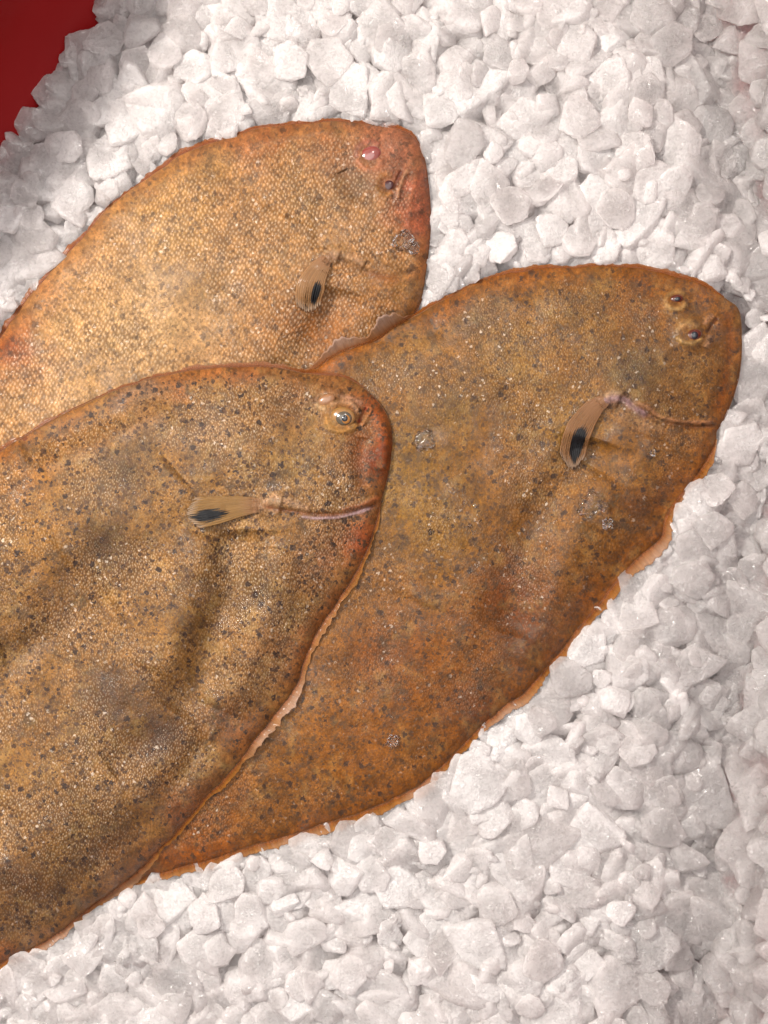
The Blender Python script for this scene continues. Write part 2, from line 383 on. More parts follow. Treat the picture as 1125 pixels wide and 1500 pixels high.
F3['strokes'] = [
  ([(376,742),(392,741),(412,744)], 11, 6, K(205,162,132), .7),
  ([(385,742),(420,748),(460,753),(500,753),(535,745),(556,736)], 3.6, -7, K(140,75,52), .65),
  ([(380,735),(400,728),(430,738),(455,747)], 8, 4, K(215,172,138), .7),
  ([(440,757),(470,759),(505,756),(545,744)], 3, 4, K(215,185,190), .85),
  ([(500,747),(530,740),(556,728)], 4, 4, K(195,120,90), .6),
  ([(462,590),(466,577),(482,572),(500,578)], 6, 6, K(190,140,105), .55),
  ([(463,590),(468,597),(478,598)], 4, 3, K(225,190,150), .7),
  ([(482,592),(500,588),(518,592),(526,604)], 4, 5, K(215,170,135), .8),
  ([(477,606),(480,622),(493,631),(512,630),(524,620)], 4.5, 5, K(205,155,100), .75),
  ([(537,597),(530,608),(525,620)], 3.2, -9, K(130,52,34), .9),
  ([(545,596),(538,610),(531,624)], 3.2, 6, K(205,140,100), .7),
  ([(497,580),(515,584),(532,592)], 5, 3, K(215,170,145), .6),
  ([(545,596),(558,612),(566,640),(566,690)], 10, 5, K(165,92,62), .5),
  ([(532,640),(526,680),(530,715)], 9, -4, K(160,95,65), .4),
  ([(352,775),(350,820),(335,880),(318,940),(300,990),(262,1050)], 34, -22, None, 0),   # belly fold
  ([(300,780),(282,850),(262,920),(235,990)], 34, 10, None, 0),
  ([(400,800),(385,880),(350,970),(320,1040)], 30, 10, None, 0),
  ([(30,660),(140,620),(240,575)], 18, -9, None, 0),
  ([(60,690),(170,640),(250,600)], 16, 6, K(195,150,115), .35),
  ([(260,860),(180,960),(90,1060),(0,1180)], 50, 7, None, 0),
  ([(160,1130),(240,1080),(300,1100)], 26, -8, None, 0),
  ([(90,820),(180,760),(260,690)], 36, 8, None, 0),
  ([(0,960),(90,930),(170,880)], 28, -7, None, 0),
  ([(60,1330),(170,1240),(280,1120),(360,1030)], 16, -7, None, 0),
]
# pigment blobs: x, y, radius, colour, alpha
F1['blobs'] = [(575,225,60,K(180,116,100),.5),(610,320,34,K(190,112,86),.7),(600,280,30,K(185,110,92),.6),(520,275,30,K(105,85,68),.45),(430,260,40,K(150,115,75),.4),
  (465,330,40,K(155,118,78),.35),(470,480,60,K(170,105,60),.5),(250,330,60,K(205,160,100),.4),(130,520,110,K(222,178,128),.5),(230,460,90,K(226,186,140),.5),(20,510,40,K(165,90,60),.6),
  (380,215,40,K(190,130,95),.35),(300,390,40,K(160,120,72),.35),(560,440,50,K(180,120,72),.4),(310,250,30,K(170,135,90),.3),(480,220,36,K(165,115,85),.4)]
F2['blobs'] = [(930,540,44,K(100,85,62),.6),(1000,560,50,K(140,105,70),.45),(860,450,60,K(140,108,66),.4),(760,520,60,K(165,125,72),.5),(700,470,30,K(120,100,78),.4),(660,600,40,K(120,98,66),.45),
  (760,880,60,K(130,72,36),.6),(680,1000,120,K(160,98,54),.4),(520,1120,130,K(172,110,62),.45),(600,700,70,K(155,120,66),.4),(860,800,60,K(150,102,58),.4),(820,620,50,K(165,125,70),.45),
  (640,780,50,K(160,120,55),.4),(770,940,40,K(115,72,50),.5),(930,740,30,K(120,75,50),.4),(560,960,50,K(140,84,44),.5),(300,1240,80,K(175,105,62),.5),(590,520,60,K(160,122,78),.4),(950,430,50,K(150,95,58),.45),(570,800,24,K(110,80,50),.4),(700,1040,40,K(110,64,40),.4)]
F3['blobs'] = [(555,670,40,K(150,82,58),.7),(540,600,26,K(160,92,66),.6),(430,600,60,K(150,112,84),.4),(180,690,34,K(100,82,62),.55),(210,640,28,K(120,98,74),.45),(110,720,40,K(150,120,88),.35),(150,800,44,K(88,66,48),.6),
  (80,870,50,K(130,92,62),.45),(280,880,50,K(118,84,48),.45),(160,1020,55,K(92,64,42),.6),(60,1060,40,K(120,84,52),.5),(230,1080,44,K(86,58,36),.6),(100,1180,50,K(115,82,50),.45),(30,1290,44,K(90,60,36),.6),
  (170,1240,40,K(120,80,52),.5),(430,680,40,K(160,128,80),.4),(380,860,34,K(110,90,62),.45),(470,820,40,K(165,112,82),.5),(400,950,36,K(150,104,76),.4),(340,1060,40,K(140,88,62),.5),(260,1180,40,K(130,82,60),.5),(20,760,60,K(180,130,75),.5),
  (90,1260,30,K(150,115,75),.4),(330,610,30,K(150,118,86),.35),(200,560,40,K(190,150,118),.45),(30,700,40,K(175,120,75),.5),(525,790,26,K(190,110,80),.6),(300,670,30,K(105,82,60),.4)]
F1['base'] = K(196, 147, 102); F2['base'] = K(157,111,69); F3['base'] = K(170,127,83)
F1['edge'] = K(176,98,64); F2['edge'] = K(178,104,58); F3['edge'] = K(172,106,76)
# flares of the marginal fins: x, y, reach, extra width, lift, whiteness
F1['flares'] = [(600,470,40,6,0,.4)]
F2['flares'] = [(568,480,24,20,16,1.),(500,508,32,13,8,.95),(1050,640,34,4,2,.2),(955,812,40,8,3,.6),(745,1044,40,6,2,.6),(622,1155,26,5,6,.9),(440,1228,40,4,2,.5)]
F3['flares'] = [(470,925,50,4,6,.15),(425,1030,34,6,8,.8),(385,1078,30,6,5,.6),(185,1300,40,7,4,.5),(80,1378,40,6,4,.7)]
F1['name'] = 'rear'; F2['name'] = 'right'; F3['name'] = 'front'

F1['afw'] = 3; F2['afw'] = 9; F3['afw'] = 6
F1['sv'] = (.75, .9); F2['sv'] = (.5, .9); F3['sv'] = (.55, .9)
surface = np.zeros_like(GXX)                     # top of whatever lies below the next fish
surface_ice = np.zeros_like(GXX)
FMASK = np.full(GXX.shape, -1e9)

def build_fish(F, mat, label):
    global surface, FMASK
    st = 1.6
    up = catmull(F['up'], 2); hd = catmull(F['head'], 2); lo = catmull(F['low'], 2)
    seedn = F['seed']
    L = lambda P: np.linalg.norm(np.diff(P, axis=0), axis=1).sum()
    nU = int(L(catmull(F['spine'], 2))/st); M = int(L(hd)/1.3)
    up = resample(up, nU); lo = resample(lo, nU); hd = resample(hd, M)
    sp = resample(catmull(F['spine'], 2), nU)
    out = np.concatenate([up, hd[1:-1], lo[:-1]])
    P = len(out)
    # small irregularities of the margin, then pull in for the fins
    arc = np.concatenate([[0], np.cumsum(np.linalg.norm(np.diff(out, axis=0), axis=1))])
    nrm = np.roll(out, -3, 0)-np.roll(out, 3, 0); nrm /= np.linalg.norm(nrm, axis=1)[:, None]+1e-9
    nrm = np.stack([nrm[:, 1], -nrm[:, 0]], -1)
    if (nrm*(out-out.mean(0))).sum() < 0: nrm = -nrm
    wob = vnoise(arc, arc*0, 26, seedn+50, 3)*2.2+vnoise(arc, arc*0, 80, seedn+60, 2)*2.5
    hmask = np.zeros(P); hmask[nU:nU+M-2] = 1; hmask = np.convolve(np.pad(hmask, 60, mode='edge'), np.ones(121)/121, 'valid')
    anal = (np.arange(P) >= nU+M-2)*1.; anal = np.convolve(np.pad(anal, 15, mode='edge'), np.ones(31)/31, 'valid')
    body = out+nrm*(wob*(1-.6*hmask)-(3+(F['afw']-3)*anal)*(1-hmask))[:, None]
    tgt = np.concatenate([np.arange(nU), np.full(M-2, nU-1), np.arange(nU)[::-1][:-1]])
    # polygon for distances
    poly = body[::6]
    D = sdist(GXX, GYY, poly)
    bottom = np.maximum(surface, blur(np.maximum(surface, 0), 22))+1.0
    bottom = blur(bottom, 8)
    bottom = np.maximum(bottom, surface+.5)
    bottom = blur(bottom, 5)
    E, T, DD = F['E'], F['T'], F['D']
    def thick(d):
        d = np.maximum(d, 0)
        r = np.clip(d/19, 0, 1); b = np.clip(d/DD, 0, 1)
        return E*np.sqrt(np.clip(1-(1-r)**2, 0, 1))+T*(1-(1-b)**2)**1.1
    F['D_grid'] = D
    Kn = 118
    f = (np.arange(Kn)/Kn)**1.25
    inner = sp[tgt]
    V2 = (body[None]*(1-f[:, None, None])+inner[None]*f[:, None, None]).reshape(-1, 2)   # (Kn*P)
    V2 = np.concatenate([V2, sp])
    X, Y = V2[:, 0], V2[:, 1]
    d = np.maximum(sdist(X, Y, poly), 0)
    d[:P] = 0
    bz = samp(bottom, X, Y)
    z = bz+thick(d)+vnoise(X, Y, 95, seedn, 3)*7*smooth01(d/70)+vnoise(X, Y, 26, seedn+9, 3)*1.6*smooth01(d/25)
    arcv = np.concatenate([np.tile(arc, Kn), np.zeros(nU)])
    rayv = np.sin((arcv+d*.9)*2*math.pi/5.2+vnoise(arcv, d, 40, seedn+33, 2)*4)*smooth01(1-d/34)*smooth01(d/3)*np.clip(.5+vnoise(arcv, arcv*0, 60, seedn+34, 2), 0, 1)
    z += rayv*.45
    # colour
    col = np.tile(np.array(F['base']), (len(X), 1))
    col *= (1+.10*vnoise(X, Y, 70, seedn+20, 3))[:, None]
    col *= (1+.13*rayv)[:, None]
    e = smooth01(1-(d+vnoise(X, Y, 45, seedn+30, 4)*34)/46)*(.45+.35*vnoise(X, Y, 120, seedn+31, 2))
    col = col*(1-e[:, None])+np.array(F['edge'])*e[:, None]
    for (bx, by, r, c_, a) in F['blobs']:
        rr = np.hypot(X-bx, Y-by)*(1+.45*vnoise(X, Y, r*.5, seedn+40, 4))
        w = np.clip(np.exp(-(rr/r)**2*.9)*a*1.5, 0, .95)
        col = col*(1-w[:, None])+np.array(c_)*w[:, None]
    rx, ry = X, Y
    soft = np.ones(len(X))
    for (pts, w_, h_, c_, a) in F['strokes']:
        pp = catmull(pts, 5); lo_, hi_ = pp.min(0)-w_*3.2, pp.max(0)+w_*3.2
        m = (X > lo_[0]) & (X < hi_[0]) & (Y > lo_[1]) & (Y < hi_[1])
        if not m.any(): continue
        dd, par = seg_dist(X[m], Y[m], pp)
        dd = dd*(1+.2*vnoise(X[m], Y[m], max(6, w_), seedn+70, 2))
        g = np.exp(-(dd/(w_*(1 if w_ < 7.5 else 1.2)))**2)
        tp = smooth01(np.minimum(par, 1-par)/.12+.25)
        z[m] += h_*(.6 if w_ < 7.5 else 1.2)*g*tp*smooth01(d[m]/10+.3)
        if c_ is not None:
            ga = (np.exp(-(dd/w_)**2*1.3)*a*tp)[:, None]
            col[m] = col[m]*(1-ga)+np.array(c_)*ga
            soft[m] *= 1-ga[:, 0]*.9
    # pads the eyes sit on
    for ey in F['eyes']:
        ex, ey_, pr, ph = ey['pad']
        g = np.exp(-(np.hypot(X-ex, Y-ey_)/pr)**4); z += g*ph
        soft *= 1-.6*g
    z[:P] = bz[:P]+3+.15*E
    ci = np.arange(P)
    co = W(X, Y, z)
    # faces: rings, then the join to the spine
    quads = []
    for k in range(Kn-1):
        a = k*P+ci; b = k*P+(ci+1) % P
        quads.append(np.stack([a, b, b+P, a+P], -1))
    base = (Kn-1)*P; a = base+ci; b = base+(ci+1) % P
    ta = Kn*P+tgt; tb = Kn*P+np.roll(tgt, -1)
    same = ta == tb
    q_last = np.stack([a, b, tb, ta], -1)[~same]; tri = np.stack([a, b, ta], -1)[same]
    # underside
    nb = 5; nv = len(co); VB = []; fb = np.array([.03, .1, .3, .6])
    for j, ff in enumerate(fb):
        p = body*(1-ff)+inner*ff; zz = samp(bottom, p[:, 0], p[:, 1])-0*ff
        VB.append(W(p[:, 0], p[:, 1], zz))
    VB.append(W(sp[:, 0], sp[:, 1], samp(bottom, sp[:, 0], sp[:, 1])))
    co = np.concatenate([co]+VB)
    prev = ci; 
    for j in range(len(fb)):
        cur = nv+j*P+ci
        quads.append(np.stack([np.roll(prev, -1), prev, cur, np.roll(cur, -1)], -1)); prev = cur
    tsp = nv+len(fb)*P+tgt; tsn = np.roll(tsp, -1); same2 = tsp == tsn
    quads.append(np.stack([np.roll(prev, -1), prev, tsp, tsn], -1)[~same2])
    tri2 = np.stack([np.roll(prev, -1), prev, tsp], -1)[same2]
    quads.append(q_last)
    nxt = len(co)-len(X)
    col = np.concatenate([col, np.tile(np.array([.6, .5, .42]), (nxt, 1))])
    fr = np.clip(.85+.5*vnoise(X, Y, 60, seedn+80, 3), .15, 1)*(.45+.55*smooth01(d/26))*soft
    sc = np.clip(smooth01((d-8)/30)*soft*np.clip(F['sv'][0]+F['sv'][1]*vnoise(X, Y, 70, seedn+85, 3), .1, 1), 0, 1)
    for (hx, hy, hr) in F['bare']: sc *= 1-.8*np.exp(-((X-hx)**2+(Y-hy)**2)/hr**2)
    wt = np.clip(.3+.9*vnoise(X, Y, 80, seedn+90, 3), .05, .8)
    for (hx, hy, hr) in F['wet']: wt = np.maximum(wt, 1.4*np.exp(-((X-hx)**2+(Y-hy)**2)/hr**2))
    mask = np.concatenate([np.stack([fr, sc, wt], -1), np.zeros((nxt, 3))])
    root = bpy.data.objects.new('flatfish', None); C.objects.link(root)
    cx, cy = sp[nU//2]; rz = float(samp(bottom, np.array([cx]), np.array([cy]))[0])
    rl = W(np.array([cx]), np.array([cy]), np.array([rz]))[0]
    root.location = rl; tag(root, label, 'fish', 'flatfish laid on the ice')
    o = mesh_obj('body', co-rl, [np.concatenate(quads), np.concatenate([tri, tri2])], mat, root)
    set_color(o, 'Col', np.clip(col, 0, 1)); set_color(o, 'Mask', np.clip(mask, 0, 1))
    th = math.radians(F['ang']); allx = np.concatenate([X, np.zeros(nxt)]); ally = np.concatenate([Y, np.zeros(nxt)])
    U = (allx*math.cos(th)+ally*math.sin(th))/100; Vv = (-allx*math.sin(th)+ally*math.cos(th))/100
    uvl = o.data.uv_layers.new(name='UVMap'); li = np.empty(len(o.data.loops), np.int32); o.data.loops.foreach_get('vertex_index', li)
    uvl.data.foreach_set('uv', np.stack([U[li], Vv[li]], -1).astype(np.float32).ravel())
    # top height grid, for the next fish and for things lying on this one
    tg = bottom+thick(D)
    def topz(px, py):
        px = np.atleast_1d(np.asarray(px, float)); py = np.atleast_1d(np.asarray(py, float))
        r = np.empty(len(px))
        for i in range(len(px)):
            m = (np.abs(X-px[i]) < 5) & (np.abs(Y-py[i]) < 5)
            r[i] = z[m].max() if m.any() else samp(tg, px[i:i+1], py[i:i+1])[0]
        return r
    F['topz'] = topz; F['root'] = root; F['rl'] = rl
    below = surface.copy()
    surface = np.where(D > 0, np.maximum(surface, tg), surface)
    FMASK = np.maximum(FMASK, D)

    # ---- marginal fins
    def margin_fin(name, idx):
        p0 = body[idx]; nn = nrm[idx]; ar = arc[idx]-arc[idx[0]]; n = len(idx)
        isan = name == 'anal_fin'; bw = F['afw'] if isan else 3.4; om = .3 if bw < 5 else .8
        w = bw+vnoise(ar, ar*0, 40, seedn+101, 3)*(3.2+bw*.25)+vnoise(ar, ar*0+5, 18, seedn+102, 3)*1.8
        lift = np.zeros(n)+1; wh = np.clip(.35*vnoise(ar, ar*0+9, 60, seedn+103, 2), 0, .15)
        for (fx, fy, r, ew, lf, wv) in F['flares']:
            g = np.exp(-((p0[:, 0]-fx)**2+(p0[:, 1]-fy)**2)/r**2)
            w = w+ew*g*(1+.35*vnoise(ar, ar*0+3, 6, seedn+104, 2)); lift = lift+lf*g; wh = np.maximum(wh, wv*g)
        taper = smooth01(np.minimum(ar, ar[-1]-ar)/40); w = np.maximum(w*taper, .6)
        rag = (np.maximum(0, vnoise(ar, ar*0+2, 5, seedn+105, 1))*2.4+np.maximum(0, vnoise(ar, ar*0+6, 3.2, seedn+106, 1))*.22*w)*taper
        tt = np.array([-.9, -.5, -.15, .15, .4, .65, .85, 1.]); V = []; Cc = []; U_ = []
        ray = vnoise(ar, ar*0+4, 3.4, seedn+107, 2)*1.7
        slant = -math.radians(30)
        tan = np.stack([-nn[:, 1], nn[:, 0]], -1)
        for t in tt:
            off = np.where(t < 0, t*14, t*(w+rag*(t > .8)))
            p = p0+nn*off[:, None]
            bzz = samp(bottom, p[:, 0], p[:, 1]); bel = samp(below, p[:, 0], p[:, 1])
            zi = bzz+4.5
            zo = bel+3+lift*t
            s_ = smooth01(np.array([(t+.2)/1.2]))[0]
            zz = (zi if t < 0 else zi*(1-s_)+np.maximum(zo, zi*.35+bel*.0)*s_)+ray*(.28+.3*(om > .5))*(t > -.2)
            if t < 0: zz = bzz+3.2
            V.append(W(p[:, 0], p[:, 1], zz))
            oc = np.array(F['edge'])*.8; orange = np.array(K(208,146,84)); white = np.array(K(228,196,178))
            c = oc*(1-np.clip(t, 0, 1)*om)+orange*np.clip(t, 0, 1)*om
            c = c[None]*(1+(.06+.1*(om > .5))*ray[:, None])
            fl_ = np.clip((w-7)/8, 0, 1)[:, None]*max(0, t); c = c*(1-fl_)+orange*fl_*(1+.15*ray[:, None])
            ww = np.clip(wh*smooth01(np.array([(t+.1)]))[0]+(t > .9)*.12, 0, 1)[:, None]
            Cc.append(c*(1-ww)+white*ww); U_.append(np.stack([np.full(n, t), ar/60], -1))
        n_t = len(tt); a = np.arange(n-1); Fq = []
        for j in range(n_t-1): Fq.append(np.stack([j*n+a, j*n+a+1, (j+1)*n+a+1, (j+1)*n+a], -1))
        oo = mesh_obj(name, np.concatenate(V)-rl, np.concatenate(Fq), FIN, root)
        set_color(oo, 'Col', np.clip(np.concatenate(Cc), 0, 1))
        uvs = np.concatenate(U_); li = np.empty(len(oo.data.loops), np.int32); oo.data.loops.foreach_get('vertex_index', li)
        oo.data.uv_layers.new(name='UVMap').data.foreach_set('uv', uvs[li].astype(np.float32).ravel())
        so = oo.modifiers.new('Solidify', 'SOLIDIFY'); so.thickness = 1.3*S; so.offset = 0
    margin_fin('dorsal_fin', np.arange(30, nU+int(M*F.get('dtop', .25))))
    margin_fin('anal_fin', np.arange(nU+M-2-int(M*F.get('atop', .12)), P-30))

    # ---- pectoral fin
    pf = F['pectoral']; cl = resample(catmull(pf['line'], 3), 70); nt = 45
    tn = np.gradient(cl, axis=0); tn /= np.linalg.norm(tn, axis=1)[:, None]; nn = np.stack([-tn[:, 1], tn[:, 0]], -1)
    rr = np.random.default_rng(seedn+5); rays = 13
    uu = np.linspace(-1, 1, nt); ray = np.cos(uu*math.pi*rays)
    tip = 1-.10*np.abs(uu)**2.2-.05*rr.random(nt)*1.0; tip = tip-.05*(ray < -.3)
    V, Cc, U_ = [], [], []
    wv = np.interp(np.linspace(0, 1, 70), pf['ws'][0], pf['ws'][1])
    for i in range(70):
        s_ = i/69; si = s_*tip*69; ii = np.clip(si.astype(int), 0, 68); fr_ = (si-ii)[:, None]
        c0 = cl[ii]*(1-fr_)+cl[ii+1]*fr_; n0 = nn[ii]; w0 = np.interp(si, np.arange(70), wv)
        p = c0+n0*(uu*w0)[:, None]
        V.append(np.stack([p[:, 0], p[:, 1], np.full(nt, s_)], -1)); U_.append(np.stack([np.full(nt, s_*2), uu*.6], -1))
    V = np.concatenate(V); sv = V[:, 2].copy(); uvv = np.tile(uu, 70)
    cz = topz(cl[::6, 0], cl[::6, 1]); cz = np.interp(np.arange(70), np.arange(0, 70, 6), cz)
    zc = np.interp(sv*69, np.arange(70), cz)
    loc = topz(V[:, 0], V[:, 1])
    zz = np.maximum(zc+1, loc*.4+zc*.6)
    zz = np.maximum(zz, loc+.8)+pf['lift']*np.sin(np.clip(sv*1.25, 0, 1.25)*math.pi/1.6)+np.tile(ray, 70)*.22*smooth01(sv*3)+2.2*(1-uvv**2)-10*smooth01((.3-sv)/.3)
    bl = pf['blotch']       # s, u centre and radii
    q_ = ((sv-bl[0])/bl[2])**2+((uvv-bl[1])/bl[3])**2
    q_ = q_+.5*vnoise(sv*12, uvv*60, 4, seedn+8, 2)+np.tile(ray, 70)*.2
    blk = smooth01((1.15-q_)/.3)[:, None]
    cbase = np.array(pf['col']); c = np.tile(cbase, (len(V), 1))*(1+.05*np.tile(ray, 70)[:, None])*(1+.12*vnoise(sv*30, uvv*90, 14, seedn+3, 2))[:, None]
    c = c*(1+.25*(np.abs(uvv) > .93))[:, None]
    tipw = smooth01((sv-.86)/.14)[:, None]*.6; c = c*(1-tipw)+np.array(K(222,200,180))*tipw
    bs = smooth01((.42-sv)/.3)[:, None]*.9; c = c*(1-bs)+np.array(K(196,152,122))*bs
    c = c*(1-blk)+np.array([.006, .006, .007])*blk
    a = np.arange(nt-1); Fq = [np.stack([j*nt+a, j*nt+a+1, (j+1)*nt+a+1, (j+1)*nt+a], -1) for j in range(69)]
    oo = mesh_obj('pectoral_fin', W(V[:, 0], V[:, 1], zz)-rl, np.concatenate(Fq), FIN, root)
    set_color(oo, 'Col', np.clip(c, 0, 1)); oo['label'] = 'pale tan pectoral fin with black blotch near its tip'
    uvs = np.concatenate(U_)[:, ::1]; li = np.empty(len(oo.data.loops), np.int32); oo.data.loops.foreach_get('vertex_index', li)
    oo.data.uv_layers.new(name='UVMap').data.foreach_set('uv', uvs[li].astype(np.float32).ravel())
    so = oo.modifiers.new('Solidify', 'SOLIDIFY'); so.thickness = 1.6*S; so.offset = 0

    # ---- eyes
    for ey in F['eyes']:
        x, y = ey['at']; zt = ey['z']+float(topz(x, y)[0])
        def ell(nm, par, x, y, z, a, b, c, mat, rot):
            bm = bmesh.new(); bmesh.ops.create_uvsphere(bm, u_segments=40, v_segments=24, radius=1)
            bmesh.ops.scale(bm, vec=(a*S, b*S, c*S), verts=bm.verts)
            bmesh.ops.rotate(bm, matrix=Matrix.Rotation(-rot, 3, 'Z'), verts=bm.verts)
            p = W(np.array([x]), np.array([y]), np.array([z]))[0]
            me = bpy.data.meshes.new(nm); 
            for f_ in bm.faces: f_.smooth = True
            bm.to_mesh(me); bm.free(); me.materials.append(mat)
            o_ = bpy.data.objects.new(nm, me); C.objects.link(o_); o_.parent = par
            o_.location = Vector(p)-(root.location if par is root else root.location+par.location)
            return o_
        e_ = ell('eye', root, x, y, zt, *ey['size'], ey['mat'], ey['rot'])
        if 'label' in ey: e_['label'] = ey['label']
        for (nm, dx, dy, dz, a_, b_, c_, mt) in ey['subs']:
            ell(nm, e_, x+dx, y+dy, zt+dz, a_, b_, c_, mt, ey['rot'])
    return root

F1['eyes'] = [dict(at=(542,228), z=-6, size=(17,13,7.5), mat=EYE_PINK, rot=-.5, pad=(542,228,22,3), subs=[], label='cloudy pink sunken eye'),
              dict(at=(568,272), z=-3, size=(9,7,2.2), mat=EYE_MAROON, rot=-.6, pad=(566,271,13,-3), subs=[], label='small dark red collapsed eye')]
F2['eyes'] = [dict(at=(991,438), z=-3, size=(9.5,6,4), mat=IRIS_DARK, rot=-.15, pad=(991,440,18,5), subs=[('pupil',1,0,1.9,6,3.8,2.6,PUPIL)]),
              dict(at=(1016,491), z=-3.5, size=(12,8,5), mat=IRIS_DARK, rot=-.3, pad=(1012,490,23,7), subs=[('pupil',1,0,2.4,6.6,6,3.2,PUPIL)])]
F3['eyes'] = [dict(at=(502,611), z=-3, size=(17.5,14,7.5), mat=IRIS_GOLD, rot=.1, pad=(502,610,26,6),
                   subs=[('iris',1,1,2.6,13,11,6,IRIS_GREY),('iris_rim',3,2,3.9,9,8.4,5,RIM_ORANGE),('pupil',3,2,4.9,6.6,6.4,4.5,PUPIL)]),
              dict(at=(478,586), z=-3, size=(13,8,5), mat=LID, rot=-.4, pad=(478,586,20,6), subs=[], label='half closed upper eye')]
F1['pectoral'] = dict(line=[(487,372),(472,388),(458,412),(452,436),(452,458)], ws=([0,.1,.25,.6,1],[2,8,13,21,17]), lift=4, blotch=(.72,-.42,.22,.33), col=K(184,142,106))
F2['pectoral'] = dict(line=[(897,583),(872,596),(850,626),(840,656),(838,690)], ws=([0,.1,.25,.5,.8,1],[2,9,14,19,19,8]), lift=5, blotch=(.73,-.18,.24,.5), col=K(172,130,98))
F3['pectoral'] = dict(line=[(392,741),(360,741),(325,746),(298,750),(272,754)], ws=([0,.1,.3,.6,.85,1],[3,10,14,20,23,14]), lift=5, blotch=(.76,-.28,.22,.42), col=K(182,144,102))
F1['bare'] = [(590,235,40),(610,330,30)]; F2['bare'] = [(1040,490,20)]; F3['bare'] = [(550,650,30),(500,600,24),(540,780,24)]
F1['wet'] = [(530,225,20),(600,350,16),(60,505,20)]; F2['wet'] = [(960,640,30),(870,745,22),(460,1215,26),(400,1010,60),(640,640,14),(905,870,20)]
F3['wet'] = [(340,900,34),(40,930,50),(390,800,22),(330,810,20),(90,900,34),(470,580,14)]

skin1 = skin_material('pale_scaled_skin', 6.0, .42, .55, 8., 1, .35, .5, .12, .5)
skin2 = skin_material('brown_speckled_skin', 4.2, .42, .8, 7.0, 2, .2, .85)
skin3 = skin_material('freckled_skin', 4.4, .5, 1.1, 7.4, 3, .38, .8)
build_fish(F1, skin1, 'pale tan flatfish with pink snout, lying at the back behind two darker fish')
build_fish(F2, skin2, 'orange brown flatfish lying furthest right with both dark eyes showing')
build_fish(F3, skin3, 'dark freckled flatfish lying on top of the others, one round gold eye open')

# ------------------------------------------------------------------ ice
def left_s(x, y): return ((x-130)*200+y*130)/238.5
def bed_z(X, Y):
    z = -9+vnoise(X, Y, 120, 400, 3)*8
    s = left_s(X, Y)
    z = z-np.maximum(0, 75-s)*.75-np.maximum(0, 30-s)*.6
    return z
# tub wall height at a point, so that chunks lie against it
tubD = sdist(GXX, GYY, TUB)
wallz = np.where(tubD > 0, -88., -70.-tubD*.98)
rightslope = lambda X, Y: np.where(X > 700, np.maximum(0, 45-samp(tubD, X, Y))*.3, 0)
bed = bed_z(GXX, GYY)-rightslope(GXX, GYY)+vnoise(GXX, GYY, 14, 401, 2)*2.5
# chunk shapes
def proto(seed, sub, flat):
    r = np.random.default_rng(seed)
    bm = bmesh.new(); bmesh.ops.create_icosphere(bm, subdivisions=sub, radius=1)
    V = np.array([v.co[:] for v in bm.verts]); Fc = np.array([[v.index for v in f.verts] for f in bm.faces]); bm.free()
    ax = np.array([[1, 0, 0], [-1, 0, 0], [0, 1, 0], [0, -1, 0], [0, 0, 1], [0, 0, -1]], float)
    nr = ax+r.normal(0, .28, ax.shape); ex = r.normal(0, 1, (7, 3))
    nr = np.concatenate([nr, ex]); nr /= np.linalg.norm(nr, axis=1)[:, None]
    h = np.concatenate([[.82, .9, .72, .78, flat, flat], r.uniform(.72, 1.0, 7)])*r.uniform(.86, 1.12, 13)
    h[6:] = np.maximum(h[6:]*np.sqrt((nr[6:, 0]**2+nr[6:, 1]**2)+(nr[6:, 2]*flat*1.25)**2), .3)
    nz = np.array([[mnoise.noise(Vector(v*s_+Vector_off)) for s_ in (3., 7.)] for v in map(Vector, V) for Vector_off in (Vector((seed*3.1, 0, 0)),)])
    dd = np.maximum(V@nr.T, 0)/h
    rr = (dd**27).sum(1)**(-1/27.)
    rr *= 1+.035*nz[:, 0]+.022*nz[:, 1]
    P = V*rr[:, None]
    # crumbly grain, strongest along the broken edges
    g = np.array([mnoise.turbulence(Vector(p*7), 3, False) for p in map(Vector, P)])-.5
    g2 = np.array([mnoise.noise(Vector(p*24)) for p in map(Vector, P)])
    edge = 1-np.clip((np.sort(dd, 1)[:, -1]-np.sort(dd, 1)[:, -2])*4, 0, 1)
    P = P*(1+(.028*g+.03*g2)*(.3+1.0*edge))[:, None]
    return P, Fc
NP = 18
flats = [.28+.26*((i*7) % NP)/NP for i in range(NP)]
PH = [proto(100+i, 5, flats[i]) for i in range(NP)]
PM = [proto(100+i, 4, flats[i]) for i in range(NP)]
PL = [proto(100+i, 3, flats[i]) for i in range(NP)]
# height map for the deposit, 4 unit cells
g4 = 4.0; hx0, hy0, hnx, hny = -200, -200, 400, 500
hx = hx0+g4*(np.arange(hnx)+.5); hy = hy0+g4*(np.arange(hny)+.5); HX, HY = np.meshgrid(hx, hy, indexing='ij')
Hm = np.maximum(samp(bed, HX, HY), samp(wallz, HX, HY)).copy(); idm = np.full(Hm.shape, -1)
fishD = samp(FMASK, HX, HY)
Dfish = lambda x, y: float(samp(FMASK, np.array([x]), np.array([y]))[0])
hbase = Hm.copy()
def rot_mat(r):
    yaw = r.uniform(0, 2*math.pi); tilt = abs(r.normal(0, .3)) if r.random() < .8 else r.uniform(.5, 1.4)
    ta = r.uniform(0, 2*math.pi)
    return (Matrix.Rotation(tilt, 3, Vector((math.cos(ta), math.sin(ta), 0))) @ Matrix.Rotation(yaw, 3, 'Z'))
chunks = []
rC = np.random.default_rng(23)
